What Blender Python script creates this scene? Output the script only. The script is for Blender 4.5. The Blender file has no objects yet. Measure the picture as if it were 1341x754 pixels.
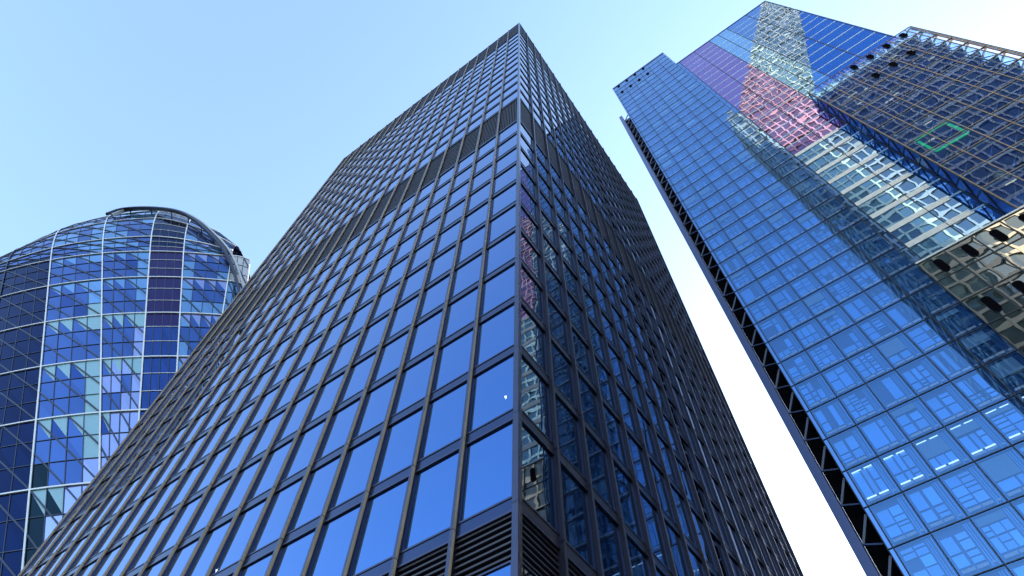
import bpy, math, random
from mathutils import Vector, Matrix, noise
random.seed(7)
S = bpy.context.scene
COL = S.collection

# ------------------------------------------------------------------ camera
R_ = Vector((0.99977199, -0.01859452, 0.0104986))
U_ = Vector((-0.02135362, -0.87059175, 0.4915425))
F_ = Vector((0.0, 0.4916546, 0.8707903))
CAMZ = 1.7
cam = bpy.data.cameras.new('camera')
cam.sensor_width = 36.0
cam.lens = 22.107
cam.clip_start = 0.1
cam.clip_end = 6000
camo = bpy.data.objects.new('camera', cam)
COL.objects.link(camo)
m = Matrix((R_, U_, -F_)).transposed().to_4x4()
m.translation = (0, 0, CAMZ)
camo.matrix_world = m
S.camera = camo

# ------------------------------------------------------------------ sky, sun, exposure
SUN_AZ = math.radians(55.0)       # clockwise from +Y
SUN_EL = math.radians(28.0)
w = bpy.data.worlds.new('World')
S.world = w
w.use_nodes = True
nt = w.node_tree
nt.nodes.clear()
sky = nt.nodes.new('ShaderNodeTexSky')
sky.sky_type = 'NISHITA'
sky.sun_disc = False
sky.sun_elevation = SUN_EL
sky.sun_rotation = SUN_AZ
sky.altitude = 0
sky.air_density = 1.3
sky.dust_density = 0.7
sky.ozone_density = 2.0
bg = nt.nodes.new('ShaderNodeBackground')
bg.inputs['Strength'].default_value = 0.15
wo = nt.nodes.new('ShaderNodeOutputWorld')
nt.links.new(sky.outputs[0], bg.inputs[0])
nt.links.new(bg.outputs[0], wo.inputs[0])
sl = bpy.data.lights.new('sun', 'SUN')
sl.energy = 2.4
sl.angle = math.radians(0.5)
sl.color = (1.0, 0.88, 0.70)
so = bpy.data.objects.new('sun', sl)
COL.objects.link(so)
sdir = Vector((math.sin(SUN_AZ) * math.cos(SUN_EL), math.cos(SUN_AZ) * math.cos(SUN_EL), math.sin(SUN_EL)))
so.rotation_euler = sdir.to_track_quat('Z', 'Y').to_euler()
so.location = sdir * 300
S.view_settings.view_transform = 'Standard'
S.view_settings.look = 'None'
S.view_settings.exposure = 1.9
S.view_settings.gamma = 1.0
S.view_settings.use_curve_mapping = False
S.cycles.max_bounces = 12
S.cycles.glossy_bounces = 6
S.cycles.transparent_max_bounces = 16
S.cycles.sample_clamp_indirect = 6.0
S.cycles.sample_clamp_direct = 12.0
S.cycles.caustics_reflective = False

# ------------------------------------------------------------------ materials
def new_mat(name):
    mt = bpy.data.materials.new(name)
    mt.use_nodes = True
    n = mt.node_tree
    n.nodes.clear()
    out = n.nodes.new('ShaderNodeOutputMaterial')
    return mt, n, out

def solid(name, col, rough=0.5, metal=0.0, var=0.12, scale=3.0, spec=0.5):
    mt, n, out = new_mat(name)
    p = n.nodes.new('ShaderNodeBsdfPrincipled')
    tc = n.nodes.new('ShaderNodeTexCoord')
    no = n.nodes.new('ShaderNodeTexNoise')
    no.inputs['Scale'].default_value = scale
    no.inputs['Detail'].default_value = 4
    n.links.new(tc.outputs['Object'], no.inputs['Vector'])
    r = n.nodes.new('ShaderNodeMapRange')
    r.inputs['To Min'].default_value = 1 - var
    r.inputs['To Max'].default_value = 1 + var
    n.links.new(no.outputs['Fac'], r.inputs['Value'])
    mx = n.nodes.new('ShaderNodeVectorMath')
    mx.operation = 'SCALE'
    mx.inputs[0].default_value = col
    n.links.new(r.outputs[0], mx.inputs['Scale'])
    n.links.new(mx.outputs[0], p.inputs['Base Color'])
    p.inputs['Roughness'].default_value = rough
    p.inputs['Metallic'].default_value = metal
    p.inputs['Specular IOR Level'].default_value = spec
    n.links.new(p.outputs[0], out.inputs[0])
    return mt

def glass(name, tint, base=(0.01, 0.012, 0.02), r0=0.4, trans=0.0, tcol=(0.3, 0.5, 0.8),
          wave=0.0, wscale=0.3, rough=0.0, var=0.06, pw=5.0):
    """coated facade glass: mirror layer + (tinted see-through | dark body)"""
    mt, n, out = new_mat(name)
    L = n.links.new
    geo = n.nodes.new('ShaderNodeNewGeometry')
    g = n.nodes.new('ShaderNodeBsdfGlossy')
    g.inputs['Roughness'].default_value = rough
    r = n.nodes.new('ShaderNodeMapRange')
    r.inputs['To Min'].default_value = 1 - var
    r.inputs['To Max'].default_value = 1 + var
    L(geo.outputs['Random Per Island'], r.inputs['Value'])
    vm = n.nodes.new('ShaderNodeVectorMath')
    vm.operation = 'SCALE'
    vm.inputs[0].default_value = tint
    L(r.outputs[0], vm.inputs['Scale'])
    if wave > 0:
        tc = n.nodes.new('ShaderNodeTexCoord')
        no = n.nodes.new('ShaderNodeTexNoise')
        no.noise_dimensions = '4D'
        no.inputs['Scale'].default_value = wscale
        no.inputs['Detail'].default_value = 1.0
        L(tc.outputs['Object'], no.inputs['Vector'])
        mw = n.nodes.new('ShaderNodeMath')
        mw.operation = 'MULTIPLY'
        mw.inputs[1].default_value = 40.0
        L(geo.outputs['Random Per Island'], mw.inputs[0])
        L(mw.outputs[0], no.inputs['W'])
        bp = n.nodes.new('ShaderNodeBump')
        bp.inputs['Strength'].default_value = 1.0
        bp.inputs['Distance'].default_value = wave
        L(no.outputs['Fac'], bp.inputs['Height'])
        L(bp.outputs[0], g.inputs['Normal'])
    lw = n.nodes.new('ShaderNodeLayerWeight')
    lw.inputs['Blend'].default_value = 0.5
    fr = n.nodes.new('ShaderNodeMath')
    fr.operation = 'POWER'
    fr.inputs[1].default_value = pw
    L(lw.outputs['Facing'], fr.inputs[0])
    wm = n.nodes.new('ShaderNodeMix')          # grazing reflections lose the coating's tint
    wm.data_type = 'RGBA'
    L(fr.outputs[0], wm.inputs[0])
    L(vm.outputs[0], wm.inputs[6])
    wm.inputs[7].default_value = (1, 1, 1, 1)
    L(wm.outputs[2], g.inputs['Color'])
    fac = n.nodes.new('ShaderNodeMapRange')
    fac.inputs['To Min'].default_value = r0
    fac.inputs['To Max'].default_value = 1.0
    L(fr.outputs[0], fac.inputs['Value'])
    df = n.nodes.new('ShaderNodeBsdfDiffuse')
    df.inputs['Color'].default_value = (*base, 1)
    body = df.outputs[0]
    if trans > 0:
        tr = n.nodes.new('ShaderNodeBsdfTransparent')
        tr.inputs['Color'].default_value = (*tcol, 1)
        m2 = n.nodes.new('ShaderNodeMixShader')
        m2.inputs[0].default_value = trans
        L(df.outputs[0], m2.inputs[1])
        L(tr.outputs[0], m2.inputs[2])
        body = m2.outputs[0]
    ms = n.nodes.new('ShaderNodeMixShader')
    L(fac.outputs[0], ms.inputs[0])
    L(body, ms.inputs[1])
    L(g.outputs[0], ms.inputs[2])
    L(ms.outputs[0], out.inputs[0])
    return mt

def emit(name, col, st):
    mt, n, out = new_mat(name)
    e = n.nodes.new('ShaderNodeEmission')
    e.inputs['Color'].default_value = (*col, 1)
    e.inputs['Strength'].default_value = st
    n.links.new(e.outputs[0], out.inputs[0])
    return mt

M = dict(
    bronze=solid('dark_anodised_metal', (0.075, 0.080, 0.125), 0.25, 0.85, 0.15, 2.0),
    fin=solid('sunlit_fin_side', (0.66, 0.48, 0.32), 0.35, 0.0, 0.25, 1.2, spec=0.2),  # warm sunlight put into the colour of the left-face fins
    spandrel=solid('spandrel_metal', (0.042, 0.062, 0.135), 0.2, 0.85, 0.15, 0.8),
    louvre=solid('louvre_metal', (0.040, 0.034, 0.046), 0.5, 0.2, 0.2, 4.0),
    black=solid('dark_void', (0.006, 0.006, 0.009), 0.9, spec=0.0),
    interior=solid('dark_interior', (0.05, 0.05, 0.055), 0.8),
    lamp=emit('lamp_glow', (1.0, 0.93, 0.8), 7.0),
    office=emit('office_lamp_glow', (0.75, 0.92, 1.0), 0.5),
    green=emit('green_light_frame', (0.02, 0.75, 0.26), 0.22),
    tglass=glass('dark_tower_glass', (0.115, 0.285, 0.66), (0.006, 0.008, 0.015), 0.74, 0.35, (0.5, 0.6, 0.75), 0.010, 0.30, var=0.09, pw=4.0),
    tglass_r=glass('shaded_face_glass', (0.17, 0.27, 0.46), (0.006, 0.008, 0.012), 0.45, 0.35, (0.5, 0.6, 0.75), 0.012, 0.30, var=0.12, pw=4.0),  # darker copy of the tower glass, right face's dimness put in the tint
    # right tower
    aglass=glass('blue_outer_glass', (0.31, 0.59, 1.0), (0.02, 0.05, 0.12), 0.23, 0.95, (0.60, 0.82, 1.0), 0.02, 0.25, var=0.07, pw=3.5),
    inner=glass('inner_glass', (0.37, 0.65, 0.98), (0.03, 0.10, 0.26), 0.54, 0.0, wave=0.004, wscale=0.4, var=0.15),
    inner2=glass('inner_glass_dim', (0.45, 0.70, 1.0), (0.05, 0.12, 0.25), 0.45, 0.0, wave=0.004, wscale=0.4, var=0.15),
    frame=solid('blue_frame', (0.035, 0.115, 0.30), 0.4, 0.2),
    pink=solid('pink_sill', (0.88, 0.72, 0.82), 0.6),
    joint=solid('dark_joint', (0.012, 0.018, 0.035), 0.5),
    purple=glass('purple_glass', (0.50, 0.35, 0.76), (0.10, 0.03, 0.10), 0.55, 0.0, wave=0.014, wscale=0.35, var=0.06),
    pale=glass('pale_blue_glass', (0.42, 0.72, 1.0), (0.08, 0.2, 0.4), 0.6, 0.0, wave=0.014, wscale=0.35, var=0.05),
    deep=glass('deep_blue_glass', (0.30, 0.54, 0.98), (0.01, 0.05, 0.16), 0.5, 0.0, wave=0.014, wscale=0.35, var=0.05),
    band=solid('pale_floor_band', (0.88, 0.93, 0.95), 0.3),
    cglass=glass('clear_dark_glass', (0.24, 0.40, 0.80), (0.01, 0.03, 0.06), 0.07, 0.95, (0.46, 0.66, 0.95), 0.012, 0.3, var=0.1),
    dglass=glass('smoky_glass', (0.66, 0.66, 0.66), (0.02, 0.05, 0.06), 0.55, 0.0, wave=0.022, wscale=0.3, var=0.08),
    blind=solid('grey_blue_blind', (0.30, 0.42, 0.62), 0.7, 0, 0.08),
    bandline=solid('pale_blue_floor_line', (0.42, 0.62, 0.88), 0.3),
    tanbar=solid('tan_facade_bar', (0.20, 0.175, 0.16), 0.4, 0.3),
    finr=solid('shaded_face_metal', (0.030, 0.027, 0.045), 0.35, 0.3, 0.15, 2.0),  # right-face metal, its shade put into the colour
    strip=emit('warm_strip_glow', (1.0, 0.80, 0.45), 0.28),
    slab=solid('floor_edge', (0.80, 0.66, 0.50), 0.6),
    room=solid('room_wall', (0.12, 0.28, 0.62), 0.7, var=0.5, scale=0.6),
    red=solid('red_panel', (0.35, 0.03, 0.09), 0.6),
    flange=solid('blue_grey_cladding', (0.10, 0.13, 0.27), 0.35, 0.4, 0.08),
    brace=solid('brace_steel', (0.15, 0.16, 0.23), 0.45, 0.3),
    truss=solid('tan_steel', (0.45, 0.33, 0.28), 0.5, 0.2),
    # left tower
    lt_light=glass('light_panel_glass', (0.34, 0.58, 0.95), (0.06, 0.14, 0.22), 0.40, 0.0, wave=0.006, wscale=0.4, var=0.14),
    lt_mid=glass('blue_panel_glass', (0.14, 0.27, 0.68), (0.015, 0.03, 0.09), 0.35, 0.0, wave=0.006, wscale=0.4, var=0.14),
    lt_mid2=glass('cobalt_panel_glass', (0.07, 0.16, 0.52), (0.01, 0.02, 0.07), 0.32, 0.0, wave=0.006, wscale=0.4, var=0.14),
    lt_dark2=glass('green_black_reflection_glass', (0.02, 0.05, 0.09), (0.006, 0.014, 0.014), 0.25, 0.0, wave=0.006, wscale=0.4, var=0.14),  # dark reflection put into the pane colour
    lt_dark=glass('navy_panel_glass', (0.022, 0.055, 0.22), (0.004, 0.008, 0.020), 0.18, 0.0, wave=0.006, wscale=0.4, var=0.14),
    lt_lav=glass('lavender_reflection_glass', (0.46, 0.54, 0.88), (0.18, 0.19, 0.33), 0.45, 0.0, wave=0.006, wscale=0.4, var=0.12),
    lt_aqua=solid('aqua_blind', (0.24, 0.44, 0.54), 0.35, 0.0, 0.1),
    lt_purple=glass('plum_panel_glass', (0.055, 0.065, 0.23), (0.03, 0.015, 0.05), 0.3, 0.0, wave=0.006, wscale=0.4, var=0.14),
    white=solid('white_bar', (0.80, 0.80, 0.82), 0.4, 0.0, 0.05),
    darkbar=solid('dark_bar', (0.025, 0.03, 0.06), 0.4, 0.3),
    grey=solid('grey_cladding', (0.50, 0.50, 0.52), 0.5, 0.1),
    # wedge tower
    wglass=glass('teal_glass', (0.55, 0.62, 0.58), (0.15, 0.16, 0.12), 0.34, 0.0, wave=0.01, wscale=0.3, var=0.2),
    cream=solid('brightened_facade_grid', (0.86, 0.78, 0.60), 0.5),  # lighter grid copy, brightness put into the colour where sun misses
    wblue=glass('blue_facet_glass', (0.16, 0.36, 0.75), (0.02, 0.06, 0.16), 0.4, 0.0, wave=0.01, wscale=0.3),
    wbar=solid('pale_facade_grid', (0.70, 0.58, 0.38), 0.5),
    paving=solid('stone_paving', (0.22, 0.21, 0.20), 0.8, 0, 0.15, 0.6),
    asphalt=solid('asphalt', (0.05, 0.05, 0.052), 0.9, 0, 0.2, 1.5),
    roof=solid('roof_membrane', (0.12, 0.12, 0.13), 0.8),
)

# ------------------------------------------------------------------ mesh builder
class MB:
    def __init__(s):
        s.v = []; s.f = []; s.mi = []; s.mats = []
    def m(s, mat):
        if mat not in s.mats: s.mats.append(mat)
        return s.mats.index(mat)
    def poly(s, pts, mat):
        i = len(s.v)
        s.v += [tuple(p) for p in pts]
        s.f.append(tuple(range(i, i + len(pts)))); s.mi.append(s.m(mat))
    def box(s, a, b, mat):
        x0, x1 = sorted((a[0], b[0])); y0, y1 = sorted((a[1], b[1])); z0, z1 = sorted((a[2], b[2]))
        i = len(s.v)
        s.v += [(x0,y0,z0),(x1,y0,z0),(x1,y1,z0),(x0,y1,z0),(x0,y0,z1),(x1,y0,z1),(x1,y1,z1),(x0,y1,z1)]
        k = s.m(mat)
        for q in ((3,2,1,0),(4,5,6,7),(0,1,5,4),(1,2,6,5),(2,3,7,6),(3,0,4,7)):
            s.f.append(tuple(i + t for t in q)); s.mi.append(k)
    def bar(s, p, q, wd, mat, hd=None):
        p = Vector(p); q = Vector(q); d = (q - p)
        if d.length < 1e-6: return
        d.normalize()
        ref = Vector((0, 1, 0)) if abs(d.y) < 0.9 else Vector((1, 0, 0))
        a = d.cross(ref).normalized() * wd / 2
        b = d.cross(a).normalized() * (hd or wd) / 2
        i = len(s.v)
        for c in (p, q):
            s.v += [tuple(c - a - b), tuple(c + a - b), tuple(c + a + b), tuple(c - a + b)]
        k = s.m(mat)
        for t in ((3,2,1,0),(4,5,6,7),(0,1,5,4),(1,2,6,5),(2,3,7,6),(3,0,4,7)):
            s.f.append(tuple(i + u for u in t)); s.mi.append(k)
    def tube(s, pts, wd, mat, hd=None):
        for p, q in zip(pts, pts[1:]): s.bar(p, q, wd, mat, hd)
    def fin(s, P, t0, t1, d0, d1, z0, z1, front, side):
        c = lambda t, d, z: P(t, d, z)
        for (a, b, mt) in (((t0, d1), (t1, d1), front), ((t0, d0), (t0, d1), side), ((t1, d0), (t1, d1), side)):
            s.poly([c(a[0], a[1], z0), c(b[0], b[1], z0), c(b[0], b[1], z1), c(a[0], a[1], z1)], mt)
        for z in (z0, z1):
            s.poly([c(t0, d0, z), c(t1, d0, z), c(t1, d1, z), c(t0, d1, z)], front)
    def add(s, o):
        i = len(s.v)
        s.v += o.v
        mp = [s.m(x) for x in o.mats]
        s.f += [tuple(i + t for t in q) for q in o.f]
        s.mi += [mp[x] for x in o.mi]
    def build(s, name, parent=None):
        me = bpy.data.meshes.new(name)
        me.from_pydata(s.v, [], s.f)
        for mt in s.mats: me.materials.append(mt)
        me.polygons.foreach_set('material_index', s.mi)
        me.update()
        o = bpy.data.objects.new(name, me)
        COL.objects.link(o)
        if parent: o.parent = parent
        return o

def thing(name, label, cat, loc, rz, group=None):
    o = bpy.data.objects.new(name, None)
    o.empty_display_size = 2
    o.location = loc; o.rotation_euler = (0, 0, rz)
    COL.objects.link(o)
    o['label'] = label; o['category'] = cat
    if group: o['group'] = group
    return o

FPX = 22.107 / 36 * 1024
def area(o_mat, pts):
    """rough screen area (pixels) of a polygon of local points"""
    q = []
    for p in pts:
        d = o_mat @ Vector(p) - Vector((0, 0, CAMZ))
        z = d.dot(F_)
        if z < 0.5: return 0
        x = 512 + FPX * d.dot(R_) / z; y = 288 - FPX * d.dot(U_) / z
        q.append((x, y))
    cx = sum(a for a, b in q) / len(q); cy = sum(b for a, b in q) / len(q)
    if not (-20 < cx < 1044 and -20 < cy < 596): return 0
    return abs(sum(q[i][0] * q[(i+1) % len(q)][1] - q[(i+1) % len(q)][0] * q[i][1] for i in range(len(q)))) / 2

def emit_parts(name, items, root, limit=100, child=None):
    """items: (area, MB, child MB or None). The largest become parts, the rest one part of kind stuff."""
    items = sorted(items, key=lambda t: -t[0])
    n = limit if len(items) > limit else len(items)
    for it in items[:n]:
        o = it[1].build(name, root)
        if len(it) > 2 and it[2]: it[2].build(child, o)
    if len(items) > n:
        big = MB(); cb = MB()
        for it in items[n:]:
            big.add(it[1])
            if len(it) > 2 and it[2]: cb.add(it[2])
        o = big.build(name, root); o['kind'] = 'stuff'
        if cb.f:
            c = cb.build(child, o); c['kind'] = 'stuff'

def wmat(loc, rz):
    mt = Matrix.Rotation(rz, 4, 'Z'); mt.translation = loc
    return mt

# ------------------------------------------------------------------ ground
g = MB(); g.poly([(-2500,-2500,0),(2500,-2500,0),(2500,2500,0),(-2500,2500,0)], M['asphalt'])
o = g.build('ground'); o['kind'] = 'structure'
g = MB(); g.box((-70,-60,0.004),(70,110,0.13), M['paving'])
o = g.build('pavement'); o['kind'] = 'structure'

# ================================================================== CENTRE: dark office tower
YAW1 = math.radians(36.9426)
T1 = (0.2726, 13.3945, 0.13)
ROT1 = -YAW1
def build_centre():
    root = thing('office_tower', 'tall dark office tower in the middle, its corner edge facing the viewer', 'skyscraper', T1, ROT1)
    W = wmat(T1, ROT1)
    B = CAMZ - 0.13                       # camera height above base
    LX, LY = 40.8, 39.4
    NB = 19
    H = B + 116.0
    zf = lambda k: B + 11.97 + 3.665 * k  # spandrel centre of floor k
    # floors (spandrel centres)
    low = [zf(k) for k in range(-2, 12)]
    lo_top = low[-1]
    mid0, mid1 = lo_top, B + 60.35
    up = [mid1 + (B + 105.4 - mid1) / 12 * i for i in range(13)]
    SP = 0.245                              # half height of a spandrel
    def face(P, LEN, faceid):
        """P(t, d, z): t along the face from the corner, d outwards"""
        bay = LEN / NB
        wins, mulls, louv, spans = [], [], [], []
        zones = []
        allsp = low + up
        # windows between spandrels, except louvres
        seq = sorted(allsp)
        for a, b in zip(seq, seq[1:]):
            if b - a < 1: continue
            if abs(a - mid0) < .1: zones.append((a, b, 'V'))
            else: zones.append((a, b, 'W'))
        zones.append((up[-1], H - .25, 'V'))
        for (a, b, kind) in zones:
            for i in range(NB):
                t0 = bay * i + (0.075 if i else 0.16); t1 = bay * (i + 1) - 0.075
                z0, z1 = a + SP, b - (SP if b < H - 1 else 0)
                if abs(a - low[1]) < .1 : pass
                segs = [(z0, z1, kind)]
                if kind == 'W' and abs(b - zf(0)) < .1:     # louvre strip on top of this storey
                    zl = B + 10.28
                    segs = [(z0, zl - .06, 'W'), (zl, z1, 'H')]
                for (p, q, kd) in segs:
                    mb = MB()
                    if kd == 'W':
                        e = [random.uniform(-.003, .003) for _ in range(4)]
                        pts = [P(t0, -.03 + e[0], p), P(t1, -.03 + e[1], p), P(t1, -.03 + e[1] + e[2], q), P(t0, -.03 + e[0] + e[2], q)]
                        if faceid: pts.reverse()
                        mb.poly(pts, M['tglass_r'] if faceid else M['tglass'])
                        fr = MB()
                        for (ta, tb, za, zb) in ((t0-.02, t0+.035, p-.01, q+.01), (t1-.035, t1+.02, p-.01, q+.01)):
                            fr.box(P(ta, -.05, za), P(tb, .012, zb), M['bronze'])
                        for (za, zb) in ((p-.02, p+.035), (q-.035, q+.02)):
                            fr.box(P(t0+.036, -.05, za), P(t1-.036, .010, zb), M['bronze'])
                        wins.append((area(W, pts), mb, fr))
                    else:
                        mb.box(P(t0-.03, -.30, p), P(t1+.03, -.24, q), M['black'])
                        if kd == 'V':
                            n = 11
                            for j in range(n):
                                tt = t0 + (j + .5) * (t1 - t0) / n
                                mb.box(P(tt-.035, -.235, p), P(tt+.035, -.03, q), M['louvre'])
                        else:
                            n = 7
                            for j in range(n):
                                zz = p + (j + .55) * (q - p) / n
                                x = P(t0, -.22, zz - .02); y_ = P(t1, -.03, zz + .045)
                                mb.box(x, y_, M['louvre'])
                        louv.append((area(W, [P(t0,0,p),P(t1,0,p),P(t1,0,q),P(t0,0,q)]), mb))
        for z in sorted(allsp):
            mb = MB()
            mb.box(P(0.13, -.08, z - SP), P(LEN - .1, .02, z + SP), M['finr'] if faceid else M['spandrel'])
            mb.box(P(0.13, -.06, z - SP - .03), P(LEN - .1, .045, z - SP + .035), M['bronze'])
            mb.box(P(0.13, -.06, z + SP - .035), P(LEN - .1, .045, z + SP + .03), M['bronze'])
            spans.append(mb)
        for i in range(1, NB + 1):
            t = bay * i if i < NB else LEN - .1
            mb = MB()
            cuts = [0.0] + sorted(allsp) + [H]
            for a, b in zip(cuts, cuts[1:]):
                if b - a < .5: continue
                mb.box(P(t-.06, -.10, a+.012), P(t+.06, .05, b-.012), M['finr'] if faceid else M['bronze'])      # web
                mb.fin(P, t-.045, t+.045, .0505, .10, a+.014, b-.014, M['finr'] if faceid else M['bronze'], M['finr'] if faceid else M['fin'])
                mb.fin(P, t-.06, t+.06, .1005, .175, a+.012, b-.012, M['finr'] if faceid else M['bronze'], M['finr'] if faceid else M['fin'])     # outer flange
            mulls.append(mb)
        return wins, mulls, louv, spans
    P1 = lambda t, d, z: (-t, -d, z)
    P2 = lambda t, d, z: (d, t, z)
    a = face(P1, LX, 0); b = face(P2, LY, 1)
    emit_parts('window', a[0] + b[0], root, 100, 'window_frame')
    for mb in a[1] + b[1]: mb.build('mullion', root)
    emit_parts('louvre_panel', a[2] + b[2], root, 100)
    for mb in a[3] + b[3]: mb.build('spandrel', root)
    # corner post
    mb = MB()
    for za, zb in zip([0] + low + up, low + up + [H]):
        if zb - za < .5: continue
        mb.box((-.15, -.05, za + .01), (.05, .15, zb - .01), M['bronze'])
    mb.build('corner_post', root)
    mb = MB()
    mb.box((-LX - .02, -.06, H - .25), (.06, .10, H), M['bronze'])
    mb.box((-.10, .101, H - .25), (.06, LY + .02, H), M['bronze'])
    mb.build('parapet', root)
    mb = MB(); mb.box((-LX, 0.1, H - .9), (-.12, LY, H - .6), M['roof']); mb.build('roof', root)
    mb = MB(); mb.box((-LX + .3, 2.6, 0), (-2.6, LY - .3, H - 1), M['interior']); mb.build('core', root)
    for z in sorted(low + up):
        mb = MB()
        mb.box((-LX + .3, .45, z - .22), (-.45, 2.59, z + .2), M['interior'])
        mb.box((-2.59, 2.595, z - .22), (-.45, LY - .3, z + .2), M['interior'])
        mb.build('floor_slab', root)
    # rear walls
    mb = MB()
    mb.box((-LX - .1, .05, 0), (-LX - .02, LY + .1, H - .3), M['bronze'])
    mb.box((-LX, LY + .02, 0), (-.1, LY + .1, H - .3), M['bronze'])
    mb.build('rear_wall', root)
    # small lamps glimpsed through the glass
    for (s, t, z) in (('l',.8,17.35),('l',2.25,24.05),('l',4.25,23.95),('l',11.55,16.75),('l',13.6,16.75),('l',15.5,16.7),
                      ('r',6.9,16.35),('r',2.95,12.75),('r',8.85,16.3)):
        mb = MB()
        P = P1 if s == 'l' else P2
        c = Vector(P(t, -.38, B + z))
        r = .05
        tip = c + Vector((0, 0, -.15))
        ring = [c + Vector((r * math.cos(k * math.pi / 3), r * math.sin(k * math.pi / 3), 0)) for k in range(6)]
        for k in range(6): mb.poly([ring[k], tip, ring[(k + 1) % 6]], M['lamp'])
        mb.poly(ring, M['lamp'])
        mb.build('ceiling_lamp', root)
build_centre()

# ================================================================== RIGHT: stepped glass tower
YAW2 = math.radians(37.8154)
ROT2 = -YAW2
ex = Vector((math.cos(YAW2), -math.sin(YAW2), 0)); ey = Vector((math.sin(YAW2), math.cos(YAW2), 0))
X0, Y0 = -1.85, 50.0
T2 = tuple(ex * X0 + ey * Y0 + Vector((0, 0, .13)))
def build_right():
    root = thing('glass_tower', 'stepped blue glass skyscraper with a purple stripe and a braced ladder edge', 'skyscraper', T2, ROT2)
    W = wmat(T2, ROT2)
    ZO = CAMZ - .13
    L = lambda x, y, z: (x - X0, y - Y0, z + ZO)    # camera based face coordinates -> local
    BAY, FL = 2.835, 3.965
    wins, trans, muls, slots = [], [], [], []
    def pane(x0, x1, y, z0, z1, mat, inner=None):
        e = [random.uniform(-.004, .004) for _ in range(3)]
        pts = [L(x0, y + e[0], z0), L(x1, y + e[1], z0), L(x1, y + e[1] + e[2], z1), L(x0, y + e[0] + e[2], z1)]
        mb = MB(); mb.poly(pts, mat)
        wins.append((area(W, pts), mb, inner))
    def inner_cell(x0, x1, y, z0, z1, lit=False):
        mb = MB()
        w_, h_ = x1 - x0, z1 - z0
        yb = y + .24
        mb.poly([L(x0, yb + .08, z0), L(x1, yb + .08, z0), L(x1, yb + .08, z1), L(x0, yb + .08, z1)], M['frame'])
        # pink sill bars
        for (a, b) in ((.08, .42), (.46, .74)):
            mb.box(L(x0 + a * w_, y + .10, z0 + .09 * h_), L(x0 + b * w_, y + .14, z0 + .155 * h_), M['pink'])
        mb.box(L(x0 + .84 * w_, y + .10, z0 + .09 * h_), L(x0 + .93 * w_, y + .14, z0 + .135 * h_), M['pink'])
        # inner panes
        cols = random.choice([((.07, .37), (.46, .74)), ((.07, .40), (.44, .74)), ((.07, .30), (.36, .50), (.56, .74)), ((.07, .24), (.28, .52), (.55, .74)), ((.07, .52), (.58, .74))])
        cut = random.uniform(.42, .68)
        rows = random.choice([((.22, cut - .03), (cut + .02, .93)), ((.22, .93),), ((.22, cut - .02), (cut + .02, .84)), ((.22, .44), (.47, .68), (.71, .93))])
        for c in cols:
            for r in rows:
                if random.random() < .06: continue
                e = random.uniform(-.01, .01)
                mb.poly([L(x0 + c[0] * w_, yb + e, z0 + r[0] * h_), L(x0 + c[1] * w_, yb - e, z0 + r[0] * h_),
                         L(x0 + c[1] * w_, yb - e, z0 + r[1] * h_), L(x0 + c[0] * w_, yb + e, z0 + r[1] * h_)], M['inner'] if random.random() < .8 else M['inner2'])
                if random.random() < .4:     # thin transom across the pane
                    zz = z0 + (r[0] + (r[1] - r[0]) * random.uniform(.3, .7)) * h_
                    mb.box(L(x0 + c[0] * w_, yb - .06, zz), L(x0 + c[1] * w_, yb - .02, zz + .05), M['frame'])
        if random.random() < .22:                      # roller blind part way down
            zb = z0 + random.uniform(.45, .8) * h_
            mb.box(L(x0 + .05 * w_, yb - .10, zb), L(x0 + .76 * w_, yb - .07, z0 + .95 * h_), M['blind'])
        for a in (.80, .86, .95):
            mb.box(L(x0 + a * w_, yb - .05, z0 + .05 * h_), L(x0 + a * w_ + .05, yb - .01, z1 - .03 * h_), M['inner'])
        if lit:
            mb.box(L(x0 + .07 * w_, yb - .12, z0 + .17 * h_), L(x0 + .37 * w_, yb - .07, z0 + .2 * h_), M['office'])
            mb.box(L(x0 + .45 * w_, yb - .12, z0 + .17 * h_), L(x0 + .74 * w_, yb - .07, z0 + .2 * h_), M['office'])
            mb.box(L(x0 + .07 * w_, yb - .12, z0 + .905 * h_), L(x0 + .37 * w_, yb - .07, z0 + .925 * h_), M['office'])
            mb.box(L(x0 + .47 * w_, yb - .12, z0 + .905 * h_), L(x0 + .72 * w_, yb - .07, z0 + .925 * h_), M['office'])
        return mb
    def slot(x, y, z, wd, ht):
        """rounded upright vent opening"""
        mb = MB()
        r = wd / 2; pts = []
        for k in range(9):
            a = math.pi * k / 8
            pts.append((x + r * math.cos(a), z + ht / 2 - r + r * math.sin(a)))
        for k in range(9):
            a = math.pi + math.pi * k / 8
            pts.append((x + r * math.cos(a), z - ht / 2 + r + r * math.sin(a)))
        mb.poly([L(px, y - .03, pz) for px, pz in reversed(pts)], M['black'])
        for i in range(len(pts)):
            p, q = pts[i], pts[(i + 1) % len(pts)]
            mb.poly([L(p[0], y - .03, p[1]), L(q[0], y - .03, q[1]), L(q[0], y + .3, q[1]), L(p[0], y + .3, p[1])], M['joint'])
        slots.append(mb)
    def grid(x0, x1, xs, y, zs, jw=.075, dep=.06, gm='joint'):
        for z in zs:
            mb = MB(); mb.box(L(x0, y - dep, z - jw / 2), L(x1, y + .05, z + jw / 2), M[gm])
            trans.append((area(W, [L(x0, y, z - .2), L(x1, y, z - .2), L(x1, y, z + .2), L(x0, y, z + .2)]), mb))
        for x in xs:
            mb = MB(); mb.box(L(x - jw / 2, y - dep - .004, zs[0]), L(x + jw / 2, y + .046, zs[-1]), M[gm])
            muls.append(mb)
    # ---- A : tall left slab
    zsA = [32.4 + FL * j for j in range(-8, 42)]
    zsA = [z for z in zsA if z > -1.2] + [196.0]
    xsA = [-1.42 + BAY * i for i in range(7)]
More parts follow.
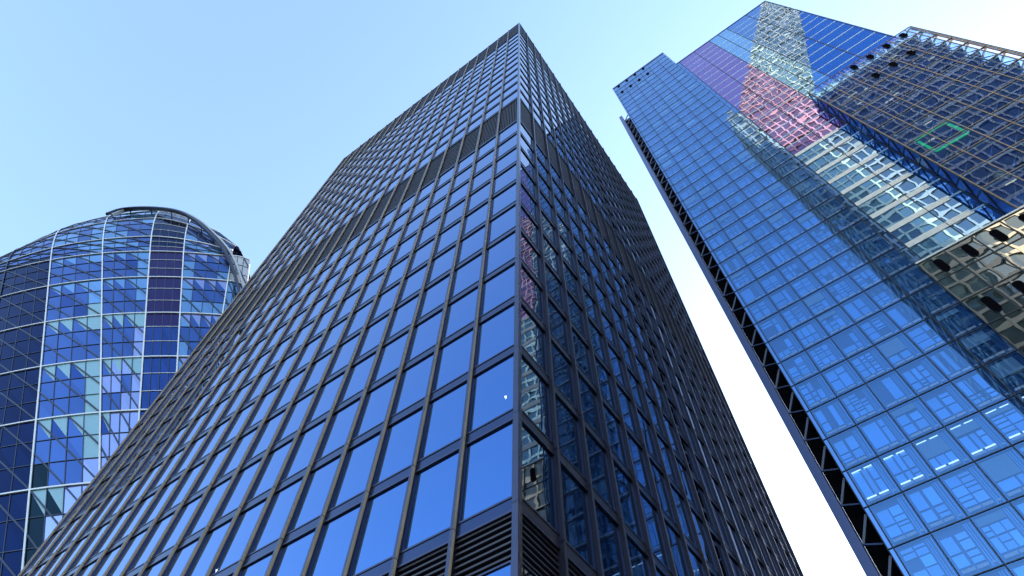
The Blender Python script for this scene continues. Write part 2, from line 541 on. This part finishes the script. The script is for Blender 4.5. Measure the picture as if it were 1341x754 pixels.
    for j, (z0, z1) in enumerate(zip(zsA, zsA[1:])):
        for i, (x0, x1) in enumerate(zip(xsA, xsA[1:])):
            lit = (34 < z0 < 40)
            pane(x0 + .05, x1 - .05, 50.0, z0 + .05, z1 - .05, M['aglass'], inner_cell(x0 + .06, x1 - .06, 50.0, z0 + .06, z1 - .06, lit))
    grid(-1.85, 15.58, [-1.80] + xsA, 50.0, zsA)
    mb = MB(); mb.box(L(-1.75, 50.0, -1.5), L(-1.47, 50.2, 195.9), M['deep']); mb.build('edge_fin', root)
    for i in range(4):
        slot(.02 + BAY * i, 49.93, 194.2, .80, 2.0); slot(.02 + BAY * i, 49.93, 186.6, .80, 2.0)
    # ---- D : lower right slab, flush with A
    zsD = [z for z in zsA if z < 58.5] + [59.9]
    xsD = [15.58 + BAY * i for i in range(12)]
    for z0, z1 in zip(zsD, zsD[1:]):
        for x0, x1 in zip(xsD, xsD[1:]):
            pane(x0 + .05, x1 - .05, 50.0, z0 + .05, z1 - .05, M['dglass'])
    grid(15.63, xsD[-1], xsD[1:], 50.0, zsD, .12)
    for i in range(10):
        slot(17.15 + BAY * i, 49.93, 58.0, .80, 2.3); slot(17.15 + BAY * i, 49.93, 50.2, .80, 2.4)
    mb = MB(); mb.box(L(15.6, 49.9, 59.95), L(xsD[-1], 50.4, 60.2), M['band']); mb.build('roof_edge', root)
    mb = MB(); mb.box(L(15.6, 50.3, 59.2), L(xsD[-1], 52.55, 59.6), M['roof']); mb.build('terrace_roof', root)
    # ---- B : recessed tall slab with coloured stripes
    YB = 52.6
    zsB = [59.7] + [66.7 + 4.25 * i for i in range(28)] + [186.6]
    xsB = [15.7, 17.25, 21.97, 26.7, 29.35, 32.0, 37.8, 43.6]
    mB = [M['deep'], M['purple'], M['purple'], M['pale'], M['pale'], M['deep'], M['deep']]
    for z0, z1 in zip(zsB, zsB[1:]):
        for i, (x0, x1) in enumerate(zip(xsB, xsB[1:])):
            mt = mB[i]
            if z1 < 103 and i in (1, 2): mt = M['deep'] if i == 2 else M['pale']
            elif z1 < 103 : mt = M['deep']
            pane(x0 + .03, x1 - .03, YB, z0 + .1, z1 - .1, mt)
    for z in zsB[1:-1]:
        mb = MB(); mb.box(L(17.3, YB - .022, z - .17), L(43.6, YB + .05, z + .17), M['bandline'])
        if z < 102: mb.box(L(17.3, YB - .075, z - .5), L(24.6, YB - .051, z + .5), M['band'])
        o = mb.build('floor_band', root)
    for x in xsB:
        mb = MB(); mb.box(L(x - .05, YB - .08, 60.2), L(x + .05, YB + .04, 186.6), M['joint']); muls.append(mb)
    mb = MB(); mb.box(L(15.7, YB - .12, 186.65), L(43.75, YB + .1, 187.0), M['flange']); mb.build('roof_edge', root)
    mb = MB(); mb.box(L(43.66, YB - .05, 60), L(43.8, 75, 186.6), M['deep']); mb.build('side_wall', root)
    # ---- C : projecting clear glass box
    zsC = [60.3] + [66.1 + FL * i for i in range(12)] + [113.8]
    xsC = [26.2 + BAY * i for i in range(7)]
    for z0, z1 in zip(zsC, zsC[1:]):
        for x0, x1 in zip(xsC, xsC[1:]):
            pane(x0 + .03, x1 - .03, 50.0, z0 + .03, z1 - .03, M['cglass'])
        pane(xsC[-1] + .03, 44.1, 50.0, z0 + .03, z1 - .03, M['cglass']) if z1 > 109 else None
        mb = MB(); pts = [L(26.17, 50.05, z0 + .03), L(26.17, 52.5, z0 + .03), L(26.17, 52.5, z1 - .03), L(26.17, 50.05, z1 - .03)]
        mb.poly(pts[::-1], M['cglass']); wins.append((area(W, pts), mb, None))
    grid(26.2, 44.1, xsC + [44.1], 50.0, zsC, .13, gm='tanbar')
    for z in zsC[:-1]:
        mb = MB(); mb.box(L(26.3, 50.25, z - .35), L(43.0, 52.45, z - .05), M['room'])
        mb.box(L(26.3, 50.16, z - .30), L(43.0, 50.245, z - .12), M['slab'])
        mb.build('floor_slab', root)
        for x in [26.3 + BAY * i + random.uniform(-.2, .2) for i in range(6)]:
            k = random.random()
            if z > 110: continue
            mt = M['room'] if k < .8 else (M['red'] if k < .88 else M['slab'])
            mb = MB()
            mb.box(L(x, 51.6 + random.uniform(0, .6), z - .02), L(x + random.uniform(.8, 2.2), 52.5, z + random.uniform(1.2, 3.3)), mt)
            mb.build('partition', root)
    for i, x in enumerate(xsC[:-1]):                # braces of the glass box
        mb = MB()
        for z0, z1 in zip(zsC, zsC[1:]):
            mb.bar(L(x, 51.0, z0), L(x + BAY, 51.0, z1 - .4), .12, M['room'] if i % 2 else M['brace'])
        mb.build('brace', root)
    mb = MB()                                        # zigzag on the return face
    for j, (z0, z1) in enumerate(zip(zsC, zsC[1:])):
        zm = (z0 + z1) / 2
        mb.bar(L(26.12, 50.1, z0), L(26.12, 52.45, zm), .13, M['joint']); mb.bar(L(26.12, 52.45, zm), L(26.12, 50.1, z1), .13, M['joint'])
    mb.box(L(26.05, 49.95, 60.3), L(26.2, 50.1, 113.8), M['joint'])
    mb.box(L(26.05, 52.4, 60.3), L(26.2, 52.55, 113.4), M['joint'])
    mb.build('edge_brace', root)
    mb = MB(); mb.box(L(26.4, 52.5, 60.3), L(42.2, 52.56, 112), M['room']); mb.build('back_wall', root)
    # crown truss on the right edge, sky seen through it
    mb = MB()
    for x in (42.1, 44.05):
        mb.bar(L(x, 50.25, 60.3), L(x, 50.25, 113.6), .16, M['truss'])
    mb.bar(L(44.3, 50.0, 60.3), L(44.3, 50.0, 113.8), .08, M['joint'])
    mb.build('truss_rail', root)
    for z0, z1 in zip(zsC[2:], zsC[3:]):
        mb = MB(); zm = (z0 + z1) / 2
        mb.bar(L(42.15, 50.3, zm), L(44.0, 50.3, z1), .22, M['truss']); mb.bar(L(42.15, 50.3, zm), L(44.0, 50.3, z0), .10, M['joint'])
        mb.bar(L(42.1, 50.2, z0), L(44.3, 50.0, z0), .10, M['joint'])
        mb.build('truss_brace', root)
    for i in range(4):
        slot(33.75 + BAY * i, 49.93, 112.2, .80, 2.0)
    for i in range(3):
        slot(33.85 + BAY * i, 49.93, 104.8, .80, 2.0)
    for z in zsC[1:-1]:
        for _ in range(random.choice((0, 1, 1, 2))):
            x = random.uniform(27, 40); ln = random.uniform(.6, 1.5)
            mb = MB()
            yy = random.uniform(50.6, 51.4)
            mb.box(L(x, yy, z - .5), L(x + ln, yy + .1, z - .42), M['strip'])
            mb.build('strip_lamp', root)
    # green light frame behind the box's glass
    mb = MB()
    gx0, gx1, gz0, gz1, gy = 27.7, 31.6, 77.5, 82.2, 50.35
    for a, b in (((gx0, gz0), (gx1, gz0)), ((gx1, gz0), (gx1, gz1)), ((gx1, gz1), (gx0, gz1)), ((gx0, gz1), (gx0, gz0))):
        mb.bar(L(a[0], gy, a[1]), L(b[0], gy, b[1]), .30, M['green'], .1)
    mb.build('light_frame', root)
    # ---- ladder along the left edge
    mb = MB(); mb.box(L(-4.15, 50.1, -1.5), L(-3.32, 51.9, 168), M['flange']); mb.build('ladder_post', root)
    mb = MB(); mb.box(L(-3.31, 51.85, -1.5), L(-1.8, 51.95, 167.6), M['black'])
    mb.box(L(-1.84, 50.15, -1.5), L(-1.76, 51.84, 167.6), M['black']); mb.build('ladder_back', root)
    bz = [z for z in zsA if 10 < z < 168]
    for z0, z1 in zip(bz, bz[1:]):
        mb = MB(); zm = z0 + (z1 - z0) * .45
        mb.bar(L(-3.25, 50.9, zm - .1), L(-1.9, 50.7, z1 - .1), .20, M['brace']); mb.bar(L(-3.25, 50.9, zm - .1), L(-1.9, 50.7, z0 + 1.0), .14, M['flange'])
        mb.build('ladder_brace', root)
    mb = MB(); mb.box(L(61, 50.5, -1.5), L(112, 55, 108), M['frame']); mb.box(L(49.7, 50.5, -1.5), L(60.99, 54.9, 59.0), M['frame'])  # unseen blocks, added to darken what the fins reflect
    mb.build('reflection_blocker', root)
    # bodies behind the skins
    mb = MB(); mb.box(L(-1.7, 50.9, -1.5), L(15.5, 80, 195.5), M['frame']); mb.build('slab_body', root)
    mb = MB(); mb.box(L(15.72, 52.75, -1.5), L(43.6, 79, 186.0), M['frame']); mb.build('slab_body', root)
    mb = MB(); mb.box(L(15.72, 50.2, -1.5), L(xsD[-1], 52.7, 59.1), M['frame']); mb.build('slab_body', root)
    mb = MB(); mb.box(L(-1.84, 49.92, 195.95), L(15.62, 50.3, 196.3), M['flange']); mb.build('roof_edge', root)
    emit_parts('window', wins, root, 100, 'inner_frame')
    emit_parts('transom', trans, root, 100)
    for m_ in muls: m_.build('mullion', root)
    for s_ in slots: s_.build('vent', root)
build_right()

# ================================================================== LEFT: curved glass building
def interp(x, xs, ys):
    if x <= xs[0]: return ys[0]
    for a, b, c, d in zip(xs, xs[1:], ys, ys[1:]):
        if x <= b: return c + (d - c) * (x - a) / (b - a)
    return ys[-1]
def build_left():
    base = Vector((-75, 62, .13))
    root = thing('curved_glass_tower', 'rounded glass tower with white floor lines, dark diagonals and an arched crown rim', 'skyscraper', base, 0)
    def Yw(s):
        return 58.7 + .0045 * (s + 58) ** 2
    HX = [-125, -96, -80, -63, -60, -57.6, -54, -50.3, -47]; HV = [28, 31, 46, 55, 52, 48, 38, 22, 10]
    lean = lambda s: interp(s, [-82, -71.5, -63.6, -57.6, -50, -41], [.607, .57, .48, .44, .33, .30])
    D = 25.0
    def pt(s, v, off=0.0):
        if v <= 116: z = v; e = 0
        else:
            t = math.radians(v - 116); z = 116 + interp(s, HX, HV) * math.sin(t); e = D * (1 - math.cos(t))
        x = s - lean(s) * (z - 92.5)
        s2 = min(x + .607 * (z - 92.5), -46)
        y = Yw(s2) + e + (.10 * (s + 50) ** 2 if s > -50 else 0)
        n = Vector((0, -1, 0)) if v <= 116 else Vector((0, -math.cos(math.radians(v - 116)), math.sin(math.radians(v - 116))))
        return Vector((x, y, z + CAMZ)) + n * off - base
    ribs = [-125, -114, -103, -92.5, -82, -71.5, -63.6, -57.6, -50.3, -47]
    rows = [4, 16.8, 29.5, 42.2, 54.9, 67.5, 79.8, 92.5, 105.2, 116, 124, 139, 158, 180, 206]
    panels, diag = [], MB()
    for bi, (s0, s1) in enumerate(zip(ribs, ribs[1:])):
        nc = 4 if s1 - s0 > 5.5 else 3
        for ri, (v0, v1) in enumerate(zip(rows, rows[1:])):
            nr = 3
            if bi == 8 and v0 >= 116: continue
            mb = MB(); fr = MB()
            for c in range(nc):
                for r in range(nr):
                    sa = s0 + (s1 - s0) * c / nc; sb = s0 + (s1 - s0) * (c + 1) / nc
                    va = v0 + (v1 - v0) * r / nr; vb = v0 + (v1 - v0) * (r + 1) / nr
                    k = random.random()
                    vm_ = (va + vb) / 2; sm_ = (sa + sb) / 2
                    f = noise.noise(Vector((sm_ * .16, vm_ * .11, 3.1)))       # slow drift: neighbouring panes look alike
                    hi = min(1, max(0, (vm_ - 55) / 60))
                    low_, top_ = None, None                                     # lower-right and upper-left half of the pane
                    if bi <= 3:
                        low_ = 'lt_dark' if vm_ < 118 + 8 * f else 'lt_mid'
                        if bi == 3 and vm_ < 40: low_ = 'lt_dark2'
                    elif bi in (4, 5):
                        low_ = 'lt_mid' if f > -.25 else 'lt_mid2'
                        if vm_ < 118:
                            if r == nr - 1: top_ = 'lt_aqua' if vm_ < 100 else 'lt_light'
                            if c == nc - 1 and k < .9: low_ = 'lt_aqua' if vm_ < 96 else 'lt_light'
                            edge = vm_ - 66 + 1.6 * (sm_ + 71.5)                # painted pale reflection climbs to the right
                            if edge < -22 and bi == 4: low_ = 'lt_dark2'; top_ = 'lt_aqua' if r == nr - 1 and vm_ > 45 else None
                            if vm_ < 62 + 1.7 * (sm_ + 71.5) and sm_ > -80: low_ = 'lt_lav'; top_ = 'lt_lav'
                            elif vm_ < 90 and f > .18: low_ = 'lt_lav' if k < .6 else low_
                        else:
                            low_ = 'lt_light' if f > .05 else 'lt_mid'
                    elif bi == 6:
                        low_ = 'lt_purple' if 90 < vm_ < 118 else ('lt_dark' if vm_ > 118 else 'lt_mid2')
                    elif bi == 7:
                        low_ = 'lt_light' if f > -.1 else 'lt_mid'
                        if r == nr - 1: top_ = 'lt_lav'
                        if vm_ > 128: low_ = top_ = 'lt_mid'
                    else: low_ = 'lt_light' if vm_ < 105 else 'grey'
                    top_ = top_ or low_
                    e = random.uniform(-.02, .02); e2 = random.uniform(-.02, .02)
                    q = [pt(sa, va, e), pt(sb, va, -e), pt(sb, vb, e2), pt(sa, vb, -e2)]
                    mb.poly((q[0], q[1], q[3]), M[low_]); mb.poly((q[1], q[2], q[3]), M[top_])
                    # fine framing
                    if c: fr.bar(pt(sa, va, .04), pt(sa, vb, .04), .10, M['darkbar'])
                    if r: fr.bar(pt(sa, va, .05), pt(sb, va, .05), .10, M['white'] if bi == 6 and v0 > 66 and r else M['darkbar'])
            ar = area(Matrix.Translation(base), [pt(s0, v0), pt(s1, v0), pt(s1, v1), pt(s0, v1)])
            panels.append((ar, mb, fr))
            if bi not in (6,) and bi <= 8 and v0 >= 16:
                for k in range(0, nc, 2):
                    pts = []
                    for j in range(nc * 2 + 1):
                        f = j / (nc * 2)
                        cs = k + f * nc
                        if cs > nc: break
                        pts.append(pt(s0 + (s1 - s0) * cs / nc, v1 + (v0 - v1) * f, .09))
                    diag_ = MB(); diag_.tube(pts, .19, M['darkbar'], .12); diag.add(diag_)
                    if k:
                        pts = []
                        for j in range(nc + 1):
                            f = .5 + j / (nc * 2)
                            cs = (f - .5) * nc
                            pts.append(pt(s0 + (s1 - s0) * cs / nc, v1 + (v0 - v1) * f, .09))
                        diag.tube(pts, .19, M['darkbar'], .12)
    emit_parts('glass_panel', panels, root, 100, 'glazing_bar')
    diag.build('diagonal_brace', root)['kind'] = 'stuff'
    fine = []
    v = 4
    while v < 206: fine.append(v); v += 5
    for s in ribs:
        mb = MB(); mb.tube([pt(s, v, .14) for v in fine if v <= 116 or s < -51], .20, M['white'] if s > -90 else M['darkbar'], .2); mb.build('rib', root)
    for v in rows[1:-1]:
        mb = MB()
        pts = [pt(-125 + (78.0 if v <= 116 else 74.7) * i / 60, v, .12) for i in range(61)]
        mb.tube(pts, .24 if v <= 124 else .16, M['white'], .2)
        mb.build('floor_band', root)
    # rear shell: the roof ridge down to the ground at the back
    mb = MB()
    ss = [-125 + 74.7 * i / 40 for i in range(41)]
    for a, b in zip(ss, ss[1:]):
        for (va, vb) in ((206, 230), (230, 260), (260, 296)):
            mb.poly([pt(a, va), pt(b, va), pt(b, vb), pt(a, vb)], M['lt_mid'])
        p, q = pt(a, 296), pt(b, 296)
        mb.poly([p, q, Vector((q.x, q.y, -.13)), Vector((p.x, p.y, -.13))], M['lt_mid'])
    mb.build('rear_wall', root)
    # arched rim on the crown
    arch = [(-98.4,62.3,139.2),(-99,63.8,145.8),(-93.3,62.8,144.7),(-86,61.6,141.6),(-80,61,138.3),(-73.5,60.6,132.5),
            (-68,60,126),(-62,59.6,118.6),(-58.1,59.3,113),(-54.5,59.4,107),(-51.3,59.6,101),(-48.6,59.7,95),(-46.5,60,88)]
    pts = []
    for i in range(len(arch) - 1):
        p0 = Vector(arch[max(0, i-1)]); p1 = Vector(arch[i]); p2 = Vector(arch[i+1]); p3 = Vector(arch[min(len(arch)-1, i+2)])
        for k in range(4):
            t = k / 4
            pts.append(.5 * ((2*p1) + (p2-p0)*t + (2*p0-5*p1+4*p2-p3)*t*t + (3*p1-p0-3*p2+p3)*t**3))
    mb = MB(); mb2 = MB()
    o1 = Vector((.1, -1.3, .9 + CAMZ)) - base
    mb.tube([p + o1 for p in pts], .5, M['darkbar'], .7)
    mb2.tube([p + o1 + Vector((.75, .5, .55)) for p in pts], .35, M['grey'], .8)
    r_ = mb.build('crown_rim', root); mb2.build('rim_trim', r_)
    for p in pts[2::4]:
        mb3 = MB(); mb3.bar(p + o1, p + o1 + Vector((.2, 2.2, -1.2)), .22, M['darkbar']); mb3.build('rim_bracket', r_)
    return root, pt
lroot, lpt = build_left()

# ================================================================== wedge tower behind the viewer's right (seen in the reflections)
def build_wedge():
    loc = tuple(ex * 22.3 + ey * 8.0 + Vector((0, 0, .13)))
    root = thing('wedge_tower', 'tall tapering tower with a pale facade grid, seen mirrored in the right glass tower', 'skyscraper', loc, ROT2)
    ZO = CAMZ - .13
    L = lambda x, y, z: (x - 22.3, y - 8.0, z + ZO)
    xl = lambda z: 22.3 if z < 200.2 else (z - 151.6) / 2.18
    XR, YF, YBk, ZT = 95.0, 20.0, 8.0, 320.0
    mb = MB()
    for (y, fl) in ((YF, 1), (YBk, 0)):
        p = [L(22.3, y, -1.5), L(XR, y, -1.5), L(XR, y, ZT), L(xl(ZT), y, ZT), L(22.3, y, 200.2)]
        mb.poly(p[::-1] if fl else p, M['wglass'])
    mb.poly([L(22.3, YBk, -1.5), L(22.3, YBk, 200.2), L(22.3, YF, 200.2), L(22.3, YF, -1.5)], M['wglass'])
    mb.poly([L(22.3, YBk, 200.2), L(xl(ZT), YBk, ZT), L(xl(ZT), YF, ZT), L(22.3, YF, 200.2)], M['wglass'])
    mb.poly([L(XR, YBk, -1.5), L(XR, YF, -1.5), L(XR, YF, ZT), L(XR, YBk, ZT)], M['wglass'])
    mb.poly([L(xl(ZT), YBk, ZT), L(XR, YBk, ZT), L(XR, YF, ZT), L(xl(ZT), YF, ZT)], M['roof'])
    mb.build('wall', root)
    z = 3.0
    while z < ZT:
        mb = MB()
        x0 = xl(z)
        xe = XR if z < 190 else max(x0 + 1, 57 + (z - 224) / 2.96)
        wm_ = M['cream'] if z < 150 else M['wbar']; hb = .5 if z > 190 else .85
        mb.box(L(x0 - .15, YF + .01, z), L(xe, YF + .2, z + hb), wm_)
        mb.box(L(x0 - .15, YBk - .15, z), L(x0 - .01, YF + .009, z + .9), M['cream'])
        mb.build('floor_band', root)
        z += 4.0
    for i in range(32):
        x = 22.6 + 2.25 * i
        zt = min(ZT, 151.6 + 2.18 * x)
        mb = MB(); mb.box(L(x, YF + .011, -1.5), L(x + .36, YF + .25, min(190, zt)), M['cream'])
        lo = max(190.3, 224 + 2.96 * (x - 57))
        if lo < zt - 1: mb.box(L(x, YF + .011, lo), L(x + .2, YF + .25, zt), M['wbar'])
        mb.build('mullion', root)
    mb = MB(); mb.poly([L(XR, YF + .06, 190), L(45.6, YF + .06, 190), L(89.4, YF + .06, 320), L(XR, YF + .06, 320)], M['wblue']); mb.build('blue_facet', root)
    for i in range(5):
        y = YBk + .3 + 2.8 * i
        mb = MB(); mb.box(L(22.0, y, -1.5), L(22.285, y + .22, 200), M['cream']); mb.build('mullion', root)
    # unseen low block, added as a sun blocker
    mb = MB(); mb.box(L(24, -6, -1.5), L(60, 7.9, 40.4), M['wbar']); mb.build('low_sun_blocker', root)
build_wedge()
